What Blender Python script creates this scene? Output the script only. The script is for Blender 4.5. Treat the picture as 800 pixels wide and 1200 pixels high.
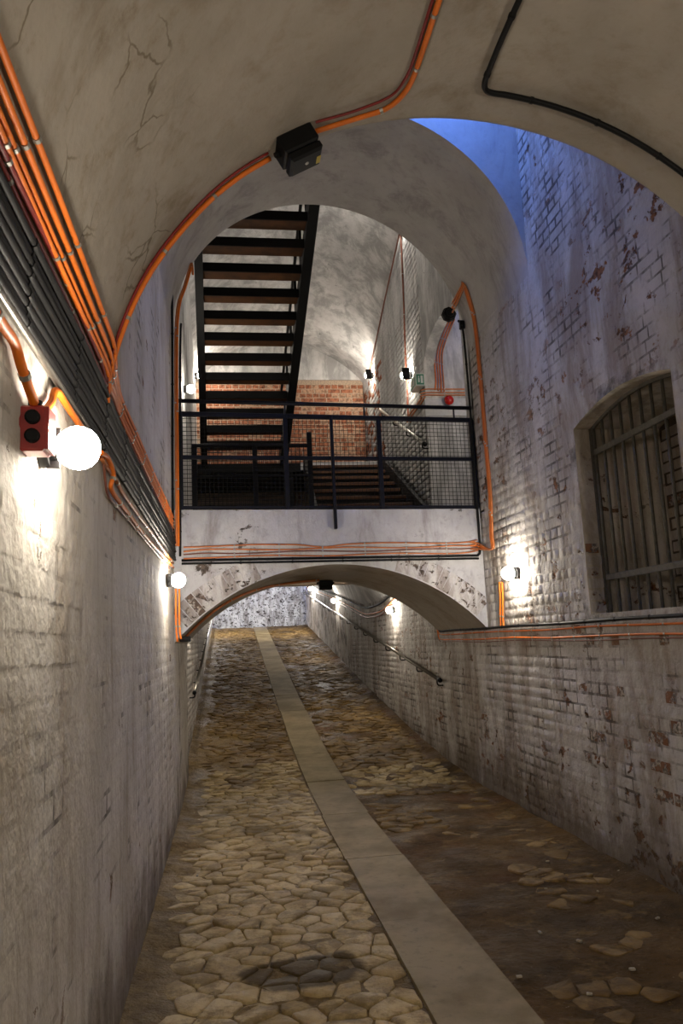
import bpy, math, random
import numpy as np
from mathutils import Vector, Matrix
scene = bpy.context.scene
for o in list(bpy.data.objects): bpy.data.objects.remove(o)
rng = random.Random(7)
PI = math.pi

# ------------------------------------------------------------------ camera
F = 919.0
CAM = np.array([0.0, 0.0, 1.6])
vy = np.array([268 - 400, 600 - 756.0, -F]); vy /= np.linalg.norm(vy)
vz = np.array([-0.045 * 5628, 5628.0, -F]); vz -= vz.dot(vy) * vy; vz /= np.linalg.norm(vz)
vx = np.cross(vy, vz)
RM = np.array([vx, vy, vz])
cd = bpy.data.cameras.new('camera'); co = bpy.data.objects.new('camera', cd)
scene.collection.objects.link(co)
M4 = Matrix([list(RM[i]) + [CAM[i]] for i in range(3)] + [[0, 0, 0, 1]])
co.matrix_world = M4
cd.sensor_fit = 'VERTICAL'; cd.sensor_height = 36; cd.sensor_width = 24; cd.lens = F / 1200 * 36
cd.clip_start = 0.02; cd.clip_end = 200
scene.camera = co
# ------------------------------------------------------------------ world, exposure
w = bpy.data.worlds.new('dusk_sky'); scene.world = w; w.use_nodes = True
bg = w.node_tree.nodes['Background']
bg.inputs[0].default_value = (0.12, 0.28, 1.0, 1); bg.inputs[1].default_value = 6.0
vs = scene.view_settings
vs.view_transform = 'Standard'; vs.look = 'None'; vs.exposure = 2.1; vs.gamma = 1.0; vs.use_curve_mapping = False
LAMP = 75.0          # emission of a lamp globe
WARM = (1.0, 0.90, 0.76)

# ------------------------------------------------------------------ pixel helpers (a pixel gives a direction, surfaces give distance)
def ray(u, v):
    d = RM @ np.array([u - 400, 600 - v, -F]); return d / np.linalg.norm(d)
def onx(u, v, x):
    d = ray(u, v); return CAM + d * (x / d[0])
def ony(u, v, y):
    d = ray(u, v); return CAM + d * (y / d[1])
def cyl(u, v, xc, zc, R):
    d = ray(u, v); a = d[0] ** 2 + d[2] ** 2; ox, oz = -xc, CAM[2] - zc
    b = ox * d[0] + oz * d[2]; c = ox * ox + oz * oz - R * R
    return CAM + d * ((-b + math.sqrt(max(0, b * b - a * c))) / a)
def proj(p):
    c = RM.T @ (np.array(p) - CAM)
    if c[2] > -0.05: return (-9999, -9999)
    return 400 + F * c[0] / -c[2], 600 - F * c[1] / -c[2]
def onend(u, v, off=0.0):       # on the end wall, off metres in front of it
    d = ray(u, v); k = 7.75 - 0.26 - off
    return CAM + d * (k / (d[1] - 0.1 * d[0]))
XL, XR = -0.492, 2.606
X0, R1, Z1 = 1.057, 1.549, 2.38
Y0, Y1 = 3.15, 6.0
ZA = 4.6                        # spring line of the upper arch
YB = 9.63                       # back of lower arch
LX, LZ, LR = 1.057, 0.258, 2.076
DECK = 2.88
def Y2(x): return 7.75 - 0.1 * (XR - x)
def prof(y): return float(np.interp(y, [-6, 7.6, 8.6, 10, 12, 15, 20, 27.5], [0, 0, .015, .10, .30, .66, 1.30, 2.26]))

# ------------------------------------------------------------------ materials
def lin(c): return tuple(((x / 255 + .055) / 1.055) ** 2.4 if x / 255 > .04045 else x / 255 / 12.92 for x in c) + (1,)
class N:
    def __init__(s, name):
        s.m = bpy.data.materials.new(name); s.m.use_nodes = True
        s.t = s.m.node_tree; s.b = s.t.nodes['Principled BSDF']; s._p = None
    def n(s, kind, **kw):
        x = s.t.nodes.new(kind)
        for k, v in kw.items(): setattr(x, k, v)
        return x
    def l(s, a, b): s.t.links.new(a, b)
    @property
    def pos(s):
        if s._p is None: s._p = s.n('ShaderNodeNewGeometry').outputs['Position']
        return s._p
    def mapped(s, sc, loc=(0, 0, 0)):
        x = s.n('ShaderNodeMapping'); x.inputs['Scale'].default_value = sc; x.inputs['Location'].default_value = loc
        s.l(s.pos, x.inputs['Vector']); return x.outputs[0]
    def noise(s, scale, detail=4, rough=.6, vec=None, dist=0):
        x = s.n('ShaderNodeTexNoise'); x.inputs['Scale'].default_value = scale; x.inputs['Detail'].default_value = detail
        x.inputs['Roughness'].default_value = rough; x.inputs['Distortion'].default_value = dist
        s.l(vec if vec is not None else s.pos, x.inputs['Vector']); return x.outputs['Fac']
    def step(s, f, a, b, lo=0, hi=1):
        x = s.n('ShaderNodeMapRange'); x.interpolation_type = 'SMOOTHSTEP'
        x.inputs[1].default_value = a; x.inputs[2].default_value = b; x.inputs[3].default_value = lo; x.inputs[4].default_value = hi
        s.l(f, x.inputs[0]); return x.outputs[0]
    def math(s, op, a, b=None):
        x = s.n('ShaderNodeMath', operation=op)
        for i, q in enumerate((a, b)):
            if q is None: continue
            if isinstance(q, (int, float)): x.inputs[i].default_value = q
            else: s.l(q, x.inputs[i])
        return x.outputs[0]
    def mix(s, f, a, b):
        x = s.n('ShaderNodeMix', data_type='RGBA')
        for i, q in ((0, f), (6, a), (7, b)):
            if isinstance(q, (int, float)): x.inputs[i].default_value = q
            elif isinstance(q, tuple): x.inputs[i].default_value = q
            else: s.l(q, x.inputs[i])
        return x.outputs[2]
    def bump(s, h, strength, dist=.01):
        x = s.n('ShaderNodeBump'); x.inputs['Strength'].default_value = strength; x.inputs['Distance'].default_value = dist
        s.l(h, x.inputs['Height']); s.l(x.outputs[0], s.b.inputs['Normal']); return s
    def col(s, c):
        if isinstance(c, tuple): s.b.inputs['Base Color'].default_value = c
        else: s.l(c, s.b.inputs['Base Color'])
        return s
    def rough(s, r, metal=0, spec=.5):
        s.b.inputs['Roughness'].default_value = r; s.b.inputs['Metallic'].default_value = metal
        s.b.inputs['Specular IOR Level'].default_value = spec; return s

def whitewash(name, c1, c2, stain, stain_a, spall, spall_a, bump=.6, grime=0.0, sc=1.0, low=None, crack=False, patchy=True):
    k = N(name)
    base = k.mix(k.step(k.noise(1.7 * sc, 5, .65), .35, .65), lin(c1), lin(c2))
    fine = k.noise(14 * sc, 6, .7)
    base = k.mix(k.step(fine, .5, .75, 0, .35), base, lin(stain))
    st = k.noise(3.2 * sc, 7, .7, k.mapped((1, 1, .28)), .4)
    base = k.mix(k.step(st, 1 - stain_a - .18, 1 - stain_a + .05, 0, .75), base, lin(stain))
    sp = k.noise(5.2 * sc, 8, .68, k.mapped((1, 1, 1.3), (4, 2, 9)), .3)
    region = k.step(k.noise(.75, 3, .5, k.mapped((1, 1, 1), (1, 7, 3))), .42, .62)
    spm = k.math('MULTIPLY', k.step(sp, 1 - spall_a, 1 - spall_a + .035), region if patchy else 1.0)
    base = k.mix(spm, base, k.mix(k.step(fine, .4, .6), lin(spall), lin(tuple(int(x * .55) for x in spall))))
    if crack:                     # old joints and cracks showing on the left haunch
        wv = k.n('ShaderNodeVectorMath', operation='ADD'); nz = k.n('ShaderNodeTexNoise'); nz.inputs['Scale'].default_value = 3.0; nz.inputs['Detail'].default_value = 5
        k.l(k.pos, nz.inputs['Vector']); sc_ = k.n('ShaderNodeVectorMath', operation='SCALE'); sc_.inputs['Scale'].default_value = .35
        k.l(nz.outputs['Color'], sc_.inputs[0]); k.l(k.pos, wv.inputs[0]); k.l(sc_.outputs[0], wv.inputs[1])
        vo = k.n('ShaderNodeTexVoronoi', feature='DISTANCE_TO_EDGE'); vo.inputs['Scale'].default_value = 4.2; k.l(wv.outputs[0], vo.inputs['Vector'])
        sx = k.n('ShaderNodeSeparateXYZ'); k.l(k.pos, sx.inputs[0])
        reg = k.step(k.math('ADD', sx.outputs[0], k.math('MULTIPLY', k.noise(1.6, 5, .6), 1.1)), .42, .62, 1, 0)
        thin = k.math('MULTIPLY', k.step(vo.outputs['Distance'], .004, .03, .75, 0), k.step(k.noise(2.4, 3, .5), .48, .6))
        base = k.mix(k.math('MULTIPLY', thin, reg), base, lin((92, 80, 62)))
        bl = k.step(k.noise(4.5, 8, .72, k.mapped((1, 1, 1), (2, 5, 8))), .52, .7, 0, .7)
        base = k.mix(k.math('MULTIPLY', bl, reg), base, lin((112, 96, 72)))
    if grime:
        g = k.step(k.noise(2.3, 6, .7, k.mapped((1, 1, 1), (11, 3, 5))), .5 - grime * .5, .68 - grime * .3, 0, .85)
        base = k.mix(g, base, lin((62, 56, 50)))
    if low:                       # rising damp, noisy outline
        z = k.n('ShaderNodeSeparateXYZ'); k.l(k.pos, z.inputs[0])
        d = k.math('ADD', z.outputs[2], k.math('MULTIPLY', k.noise(2.1, 6, .7, k.mapped((1, 1, .6))), -1.5))
        base = k.mix(k.step(d, -.75, low, .8, 0), base, lin((84, 70, 52)))
    k.col(base).rough(.85, 0, .25)
    h = k.math('ADD', k.math('MULTIPLY', k.noise(45, 3, .5), .35), k.math('MULTIPLY', k.noise(7, 4, .55, k.mapped((1, 1, .7))), 2.4))
    h = k.math('ADD', h, k.math('MULTIPLY', spm, -.7))
    return k.bump(h, bump, .012).m
def plain(name, c, r=.5, metal=0, var=.12, sc=30, bump=0, spec=.4):
    k = N(name); c = lin(c); d = tuple(x * (1 - var * 2.2) for x in c[:3]) + (1,)
    nz = k.noise(sc, 4, .6)
    k.col(k.mix(k.step(nz, .35, .7), c, d)).rough(r, metal, spec)
    if bump: k.bump(nz, bump, .004)
    return k.m
M = {}
WR = ((190, 186, 181), (168, 163, 157), (128, 114, 100), .40, (136, 92, 56), .42, .9)
WL = ((192, 187, 178), (176, 170, 160), (150, 138, 122), .36, (128, 88, 54), .35, .7)
M['ww_right'] = whitewash('whitewash_brick', *WR, low=-.1)
M['ww_right_joint'] = whitewash('whitewash_joint', *WR, grime=.08, low=-.1)
M['ww_left'] = whitewash('whitewash_thick', *WL, low=-.2)
M['ww_joint'] = whitewash('whitewash_thick_joint', *WL, grime=-.02, low=-.2)
M['ww_vault'] = whitewash('vault_plaster', (160, 152, 140), (148, 140, 128), (124, 112, 95), .34, (112, 72, 46), .30, .3, crack=True)
M['ww_arch'] = whitewash('arch_plaster', (172, 168, 164), (160, 156, 152), (128, 124, 122), .34, (112, 104, 98), .31, .3)
M['ww_end'] = whitewash('landing_plaster', (178, 178, 181), (164, 164, 167), (116, 110, 108), .36, (92, 80, 72), .41, .5)
M['ww_hall'] = whitewash('hall_plaster', (204, 203, 201), (184, 183, 182), (134, 133, 132), .42, (120, 118, 116), .36, .4, sc=1.3)
M['ww_far'] = whitewash('far_wall_paint', (196, 198, 200), (176, 178, 182), (96, 92, 88), .42, (64, 58, 54), .455, .6, sc=2.6, patchy=False)
M['recess'] = whitewash('recess_paint', (196, 188, 174), (180, 171, 156), (128, 116, 98), .42, (110, 74, 46), .40, .6)
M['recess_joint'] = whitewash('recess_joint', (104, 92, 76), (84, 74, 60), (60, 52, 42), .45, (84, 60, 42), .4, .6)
M['spalled'] = whitewash('bare_brick', (140, 92, 62), (120, 82, 58), (110, 86, 66), .5, (176, 166, 154), .52, .9, sc=2.5, patchy=False)
M['worn_end'] = whitewash('worn_arch_brick', (186, 184, 184), (170, 168, 168), (112, 102, 96), .45, (104, 90, 82), .44, .9, sc=2.2, patchy=False)
M['spalled_dark'] = whitewash('bare_dark_brick', (112, 88, 74), (92, 78, 70), (74, 64, 58), .5, (168, 160, 154), .50, .9, sc=3, patchy=False)
M['red_brick'] = plain('red_brick', (158, 100, 72), .9, 0, .3, 22, .5)
M['red_brick_pale'] = plain('pale_red_brick', (176, 138, 112), .9, 0, .3, 22, .5)
M['mortar'] = plain('lime_mortar', (172, 152, 132), .95, 0, .2, 50, .5)
M['orange'] = plain('orange_sheath', (212, 108, 22), .55, 0, .06, 9)
M['orange_dull'] = plain('dusty_orange_sheath', (188, 112, 62), .5, 0, .1, 9)
M['red_cable'] = plain('dark_red_sheath', (120, 28, 22), .45, 0, .1, 9)
M['brown_cable'] = plain('brown_sheath', (120, 70, 52), .5, 0, .1, 9)
M['black_cable'] = plain('black_sheath', (14, 14, 14), .6, 0, .1, 9, 0, .2)
M['black'] = plain('black_paint', (9, 9, 10), .6, 0, .1, 20, 0, .2)
M['navy'] = plain('blue_black_paint', (12, 14, 26), .5, 0, .1, 20, 0, .25)
M['zinc'] = plain('zinc_clip', (170, 168, 160), .35, .7, .1, 40)
M['steel'] = plain('steel_tube', (120, 116, 108), .3, .85, .1, 30)
M['wood'] = plain('stair_timber', (80, 47, 17), .7, 0, .22, 6, .2)
M['grille'] = plain('olive_grey_iron', (92, 88, 78), .6, .1, .15, 25, .2)
M['box_red'] = plain('red_box', (140, 30, 22), .4, 0, .08, 20)
M['bell'] = plain('bell_red', (170, 22, 18), .25, 0, .05, 20)
M['yellow'] = plain('yellow_sticker', (170, 150, 40), .5, 0, .05, 20)
M['white_box'] = plain('white_box', (176, 176, 178), .5, 0, .06, 20)
M['sign_green'] = plain('sign_green', (60, 120, 96), .4, 0, .05, 20)
M['sign_white'] = plain('sign_white', (196, 204, 198), .4, 0, .05, 20)
M['chip'] = plain('pale_chip', (170, 160, 140), .8, 0, .2, 60)
def mk_stone(name, c1, c2):
    k = N(name)
    b = k.mix(k.step(k.noise(2.2, 5, .6), .35, .65), lin(c1), lin(c2))
    b = k.mix(k.step(k.noise(22, 6, .7), .5, .75, 0, .6), b, lin((96, 80, 54)))
    b = k.mix(k.step(k.noise(6.5, 7, .72, k.mapped((1, 1, 1), (6, 2, 1))), .44, .60, 0, .8), b, lin(tuple(int(q * .78) for q in c2)))
    pd = wet(k); b = k.mix(pd, b, lin((56, 43, 22)))
    k.col(b).rough(.7, 0, .15)
    k.l(k.step(k.noise(3, 4, .6), .3, .7, .55, .85), k.b.inputs['Roughness'])
    return k.bump(k.math('ADD', k.noise(45, 6, .7), k.math('MULTIPLY', k.noise(14, 4, .6), 2)), .6, .01).m
def wet(k):                       # one damp stain on the paving near the camera plus scattered mud
    x = k.n('ShaderNodeVectorMath', operation='SUBTRACT'); k.l(k.pos, x.inputs[0]); x.inputs[1].default_value = (.34, 4.12, 0)
    y = k.n('ShaderNodeVectorMath', operation='MULTIPLY'); k.l(x.outputs[0], y.inputs[0]); y.inputs[1].default_value = (2.9, 4.6, 0)
    ln = k.n('ShaderNodeVectorMath', operation='LENGTH'); k.l(y.outputs[0], ln.inputs[0])
    d = k.math('ADD', ln.outputs['Value'], k.math('MULTIPLY', k.noise(5, 5, .6), .9))
    a = k.step(d, 1.25, 1.5, .85, 0)
    m = k.step(k.noise(.8, 6, .65, k.mapped((1, .7, 1), (3, 1, 0))), .52, .66, 0, .6)
    return k.math('MAXIMUM', a, m)
M['stone'] = mk_stone('cobblestone', (182, 161, 118), (150, 128, 86))
M['stone_muddy'] = mk_stone('muddy_cobblestone', (132, 107, 65), (100, 78, 43))
def mk_mud():
    k = N('earth_floor')
    b = k.mix(k.step(k.noise(1.4, 6, .65), .35, .65), lin((100, 75, 38)), lin((68, 50, 23)))
    b = k.mix(k.step(k.noise(16, 7, .7), .48, .72, 0, .7), b, lin((50, 38, 20)))
    b = k.mix(k.step(k.noise(60, 3, .5), .68, .74, 0, .6), b, lin((160, 146, 116)))
    b = k.mix(k.step(k.noise(.9, 4, .6, k.mapped((1, 1, 1), (9, 4, 1))), .56, .7, 0, .5), b, lin((104, 64, 32)))
    sx = k.n('ShaderNodeSeparateXYZ'); k.l(k.pos, sx.inputs[0])      # sandy dust lies between the stones left of the slabs
    dx = k.math('ADD', sx.outputs[0], k.math('MULTIPLY', k.noise(3, 5, .6), .5))
    b = k.mix(k.step(dx, .95, 1.25, .75, 0), b, k.mix(k.step(k.noise(11, 6, .7), .4, .65), lin((140, 118, 78)), lin((106, 86, 52))))
    b = k.mix(k.step(k.noise(4.2, 6, .7, k.mapped((1, 1, 1), (2, 8, 0))), .54, .66, 0, .6), b, lin((128, 102, 58)))
    k.col(b).rough(.6, 0, .12)
    k.l(k.step(k.noise(2, 5, .6), .35, .65, .42, .8), k.b.inputs['Roughness'])
    return k.bump(k.math('ADD', k.noise(32, 7, .75), k.math('MULTIPLY', k.noise(8, 5, .6), 2)), 1.0, .025).m
M['mud'] = mk_mud()
def mk_slab():
    k = N('concrete_slab')
    b = k.mix(k.step(k.noise(1.8, 6, .65), .35, .65), lin((140, 126, 96)), lin((112, 98, 70)))
    b = k.mix(k.step(k.noise(18, 6, .7), .52, .75, 0, .5), b, lin((84, 74, 54)))
    k.col(b).rough(.75, 0, .12)
    return k.bump(k.noise(50, 6, .7), .4, .006).m
M['slab'] = mk_slab()
def emit(name, col, st):
    k = N(name); k.b.inputs['Base Color'].default_value = (.9, .9, .9, 1)
    k.b.inputs['Emission Color'].default_value = col + (1,); k.b.inputs['Emission Strength'].default_value = st; return k.m

# ------------------------------------------------------------------ mesh helpers
COL = scene.collection
class MB:
    def __init__(s): s.v = []; s.f = []; s.mi = []
    def add(s, vs, fs, mi=0):
        o = len(s.v); s.v += [tuple(map(float, p)) for p in vs]; s.f += [tuple(i + o for i in q) for q in fs]; s.mi += [mi] * len(fs); return s
    def quad(s, a, b, c, d, mi=0): return s.add([a, b, c, d], [(0, 1, 2, 3)], mi)
    def box(s, c, size, rot=None, mi=0, bev=0):
        hx, hy, hz = [q / 2 for q in size]
        if bev:
            b = min(bev, hx * .45, hy * .45, hz * .45); vs = []
            for z, i in ((-hz, b), (-hz + b, 0), (hz - b, 0), (hz, b)):
                vs += [(-hx + i, -hy + i, z), (hx - i, -hy + i, z), (hx - i, hy - i, z), (-hx + i, hy - i, z)]
            fs = [(3, 2, 1, 0), (12, 13, 14, 15)] + [(k * 4 + j, k * 4 + (j + 1) % 4, k * 4 + 4 + (j + 1) % 4, k * 4 + 4 + j) for k in range(3) for j in range(4)]
        else:
            vs = [(x, y, z) for z in (-hz, hz) for x, y in ((-hx, -hy), (hx, -hy), (hx, hy), (-hx, hy))]
            fs = [(3, 2, 1, 0), (4, 5, 6, 7)] + [(j, (j + 1) % 4, 4 + (j + 1) % 4, 4 + j) for j in range(4)]
        out = []
        for p in vs:
            p = Vector(p)
            if rot is not None: p = rot @ p
            out.append((p.x + c[0], p.y + c[1], p.z + c[2]))
        return s.add(out, fs, mi)
    def b2(s, x0, x1, y0, y1, z0, z1, mi=0, bev=0):
        return s.box(((x0 + x1) / 2, (y0 + y1) / 2, (z0 + z1) / 2), (x1 - x0, y1 - y0, z1 - z0), None, mi, bev)
    def bar(s, a, b, w_, h_, up=(0, 0, 1), mi=0, bev=0):
        a = Vector(a); b = Vector(b); d = b - a; x = d.normalized(); u = Vector(up)
        y = u.cross(x); y = y.normalized() if y.length > 1e-5 else Vector((1, 0, 0)); z = x.cross(y)
        R = Matrix((x, y, z)).transposed()
        return s.box((a + b) / 2, (d.length, w_, h_), R, mi, bev)
    def tube(s, pts, r, n=8, mi=0, caps=True):
        P = [Vector(p) for p in pts]; rings = []; prev = None
        for i, p in enumerate(P):
            t = (P[min(i + 1, len(P) - 1)] - P[max(i - 1, 0)]).normalized()
            if prev is None:
                u = Vector((0, 0, 1)) if abs(t.z) < .9 else Vector((0, 1, 0)); a = t.cross(u).normalized()
            else:
                a = prev - t * prev.dot(t); a = a.normalized() if a.length > 1e-6 else t.orthogonal().normalized()
            prev = a; b = t.cross(a); rr = r[i] if isinstance(r, (list, tuple)) else r
            rings.append([p + (a * math.cos(2 * PI * k / n) + b * math.sin(2 * PI * k / n)) * rr for k in range(n)])
        vs = [q for ri in rings for q in ri]; fs = []
        for i in range(len(P) - 1):
            for k in range(n):
                fs.append((i * n + k, i * n + (k + 1) % n, (i + 1) * n + (k + 1) % n, (i + 1) * n + k))
        if caps: fs += [tuple(range(n))[::-1], tuple((len(P) - 1) * n + k for k in range(n))]
        return s.add(vs, fs, mi)
    def lathe(s, c, axis, prof_, n=20, mi=0):
        ax = Vector(axis).normalized(); a = ax.orthogonal().normalized(); b = ax.cross(a); c = Vector(c); vs = []
        for h, r in prof_:
            for k in range(n):
                vs.append(c + ax * h + (a * math.cos(2 * PI * k / n) + b * math.sin(2 * PI * k / n)) * max(r, 1e-4))
        fs = [(i * n + k, i * n + (k + 1) % n, (i + 1) * n + (k + 1) % n, (i + 1) * n + k) for i in range(len(prof_) - 1) for k in range(n)]
        return s.add(vs, fs, mi)
    def build(s, name, mats, parent=None, smooth=False, kind=None):
        me = bpy.data.meshes.new(name); me.from_pydata(s.v, [], s.f)
        for m in (mats if isinstance(mats, (list, tuple)) else [mats]): me.materials.append(M[m] if isinstance(m, str) else m)
        me.polygons.foreach_set('material_index', s.mi)
        if smooth: me.polygons.foreach_set('use_smooth', [True] * len(s.f))
        me.update(); o = bpy.data.objects.new(name, me); COL.objects.link(o)
        if parent is not None: o.parent = parent
        if kind: o['kind'] = kind
        return o
def child_of(o, par):             # keep world place while parenting
    o.parent = par; o.matrix_parent_inverse = par.matrix_world.inverted() if par.type != 'EMPTY' else Matrix.Translation(par.location).inverted(); return o
def tag(o, label, cat, group=None):
    o['label'] = label; o['category'] = cat
    if group: o['group'] = group
    return o
def thing(name, label, cat, loc=(0, 0, 0), group=None):
    o = bpy.data.objects.new(name, None); COL.objects.link(o); o.location = loc; o.empty_display_size = .1
    return tag(o, label, cat, group)
def part(mb, name, mat, par, smooth=False, kind=None): return child_of(mb.build(name, mat, None, smooth, kind), par)
def struct(mb, name, mat, smooth=False): return mb.build(name, mat, None, smooth, 'structure')
def spline(pts, sub=6):
    P = [Vector(p) for p in pts]
    if len(P) < 3: return P
    P = [P[0] * 2 - P[1]] + P + [P[-1] * 2 - P[-2]]; out = []
    for i in range(1, len(P) - 2):
        for k in range(sub):
            t = k / sub; a, b, c, d = P[i - 1], P[i], P[i + 1], P[i + 2]
            out.append(.5 * ((2 * b) + (c - a) * t + (2 * a - 5 * b + 4 * c - d) * t * t + (3 * b - a - 3 * c + d) * t ** 3))
    return out + [P[-2]]
def autosmooth(o, ang=40):
    me = o.data; me.polygons.foreach_set('use_smooth', [True] * len(me.polygons))
    try: me.set_sharp_from_angle(angle=math.radians(ang))
    except Exception: pass
    return o

# ================================================================== STRUCTURE
HTOP = 10.6
# ---- left wall
mb = MB()
mb.b2(-.9, XL, -5, Y0, -.3, Z1); mb.b2(-.9, XL, Y0, Y2(XL), -.3, 8.2); mb.b2(-.9, XL, Y2(XL), YB, -.3, DECK)
mb.b2(-.95, -.55, YB, 27, -.3, 6.2)
wall_left = struct(mb, 'wall_left', 'ww_joint')
# ---- right wall with the barred window
WY0, WY1, WZ0, WZS = 4.1, 5.43, 1.705, 3.09
def warch(y):
    t = (y - (WY0 + WY1) / 2) / ((WY1 - WY0) / 2); return WZS + .10 * (1 - t * t)
mb = MB()
def strip(mb, y0, y1, z0, z1, x=XR): mb.quad((x, y0, z0), (x, y0, z1), (x, y1, z1), (x, y1, z0))
strip(mb, -5, Y0, -.3, Z1); strip(mb, Y0, WY0, -.3, 8.2); strip(mb, WY1, 7.75, -.3, 8.2); strip(mb, 7.75, YB, -.3, DECK); strip(mb, YB, 27, -.3, 6.2)
ys = np.linspace(WY0, WY1, 15); XG = 3.30
for a, b in zip(ys[:-1], ys[1:]):
    strip(mb, a, b, -.3, WZ0)
    mb.quad((XR, a, warch(a)), (XR, a, 8.2), (XR, b, 8.2), (XR, b, warch(b)))
wall_right = struct(mb, 'wall_right', 'ww_right_joint')
mb = MB()
for a, b in zip(ys[:-1], ys[1:]):
    mb.quad((XR, a, warch(a)), (XR, b, warch(b)), (XG, b, warch(b)), (XG, a, warch(a)))
mb.quad((XR, WY0, WZ0), (XG, WY0, WZ0), (XG, WY1, WZ0), (XR, WY1, WZ0))
for y in (WY0, WY1): mb.quad((XR, y, WZ0), (XG, y, WZ0), (XG, y, WZS), (XR, y, WZS))
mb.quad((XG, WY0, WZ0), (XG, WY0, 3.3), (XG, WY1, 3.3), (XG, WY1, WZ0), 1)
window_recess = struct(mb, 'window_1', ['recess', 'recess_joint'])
# ---- near barrel vault and the wall above its mouth
mb = MB(); NA = 64
angs = [PI * k / NA for k in range(NA + 1)]
secs = [(-5, R1), (-2, R1), (0, R1), (1.6, R1), (2.6, R1), (Y0 - .035, R1), (Y0 - .012, R1 + .004), (Y0 - .003, R1 + .014), (Y0, R1 + .035)]
vs_ = [(X0 + r * math.cos(a), y, Z1 + r * math.sin(a)) for y, r in secs for a in angs]
fs_ = [(i * (NA + 1) + k, (i + 1) * (NA + 1) + k, (i + 1) * (NA + 1) + k + 1, i * (NA + 1) + k + 1) for i in range(len(secs) - 1) for k in range(NA)]
mb.add(vs_, fs_)
ceiling = autosmooth(struct(mb, 'ceiling', 'ww_vault'), 50)
mb = MB()
for a, b in zip(angs[:-1], angs[1:]):
    r = R1 + .035; p = lambda q: (X0 + r * math.cos(q), Y0, Z1 + r * math.sin(q)); pa, pb = p(a), p(b)
    mb.quad(pa, pb, (pb[0], Y0, 5.3), (pa[0], Y0, 5.3))
mb.b2(-.9, 2.7, Y0 - .3, Y0, 5.3, 6.9)
mb.b2(-.9, 2.7, Y0 - .3, 4.95, 6.7, 6.9); mb.b2(-.9, 1.15, 4.95, Y1 + .3, 6.7, 6.9); mb.b2(2.25, 2.7, 4.95, Y1 + .3, 6.7, 6.9)   # roof with a light slot by the end wall
wall_mouth = struct(mb, 'wall_vault_mouth', 'ww_arch')
mb = MB(); mb.b2(-.9, 2.9, -5.2, -5, -.3, 4.2)
struct(mb, 'wall_back', 'ww_joint')
# ---- upper arch: front wall, soffit, hall-side wall
mb = MB()
for a, b in zip(angs[:-1], angs[1:]):
    q = lambda t: (X0 + R1 * math.cos(t), ZA + R1 * math.sin(t)); (xa, za), (xb, zb) = q(a), q(b)
    mb.quad((xa, Y1, za), (xb, Y1, zb), (xb, Y1, 8.2), (xa, Y1, 8.2))
    mb.quad((xa, Y1, za), (xa, Y2(xa), za), (xb, Y2(xb), zb), (xb, Y1, zb))
    mb.quad((xa, Y2(xa), za), (xa, Y2(xa), HTOP), (xb, Y2(xb), HTOP), (xb, Y2(xb), zb))
wall_arch = struct(mb, 'wall_upper_arch', 'ww_arch'); autosmooth(wall_arch, 30)
# ---- landing wall with the lower arch
mb = MB(); NX = 48
xs = np.linspace(XL, XR, NX + 1)
def larch(x): return LZ + math.sqrt(LR ** 2 - (x - LX) ** 2)
for a, b in zip(xs[:-1], xs[1:]):
    za, zb = larch(a), larch(b)
    mb.quad((a, Y2(a), za), (b, Y2(b), zb), (b, Y2(b), DECK), (a, Y2(a), DECK))
    mb.quad((a, Y2(a), za), (a, YB, za), (b, YB, zb), (b, Y2(b), zb), 1)
    mb.quad((a, YB, za), (a, YB, 2.86), (b, YB, 2.86), (b, YB, zb), 1)
wall_end = struct(mb, 'wall_landing', ['ww_end', 'ww_vault']); autosmooth(wall_end, 30)
mb = MB(); mb.add([(XL, Y2(XL), DECK), (XR, Y2(XR), DECK), (XR, 14, DECK), (XL, 14, DECK)], [(0, 1, 2, 3)])
mb.b2(2.606, 4.4, 7.6, 9.7, DECK - .1, DECK)
struct(mb, 'floor_landing', 'mud')
# ---- corridor beyond: sloping vault, far wall
mb = MB(); SX, SH = 1.028, 1.578
def zs(y): return 2.25 if y < 15 else 2.25 + (y - 15) * .113
secy = [YB, 11, 12.5, 14, 15, 17, 19, 21, 23, 26.0]; NK = 24
pts = []
for y in secy:
    for k in range(NK + 1):
        t = -1 + 2 * k / NK; pts.append((SX + SH * t, y, zs(y) + (.5 if y < 14.5 else .9) * math.sqrt(max(0, 1 - t * t))))
mb.add(pts, [(i * (NK + 1) + k, i * (NK + 1) + k + 1, (i + 1) * (NK + 1) + k + 1, (i + 1) * (NK + 1) + k) for i in range(len(secy) - 1) for k in range(NK)])
autosmooth(struct(mb, 'ceiling_ramp', 'ww_hall'), 30)
mb = MB(); mb.b2(-.9, 2.9, 26.6, 26.9, 1.4, 6.2); mb.b2(-.9, 2.9, 25.8, 26.0, 4.3, 6.2)
wall_far = struct(mb, 'wall_far', 'ww_far')
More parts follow.
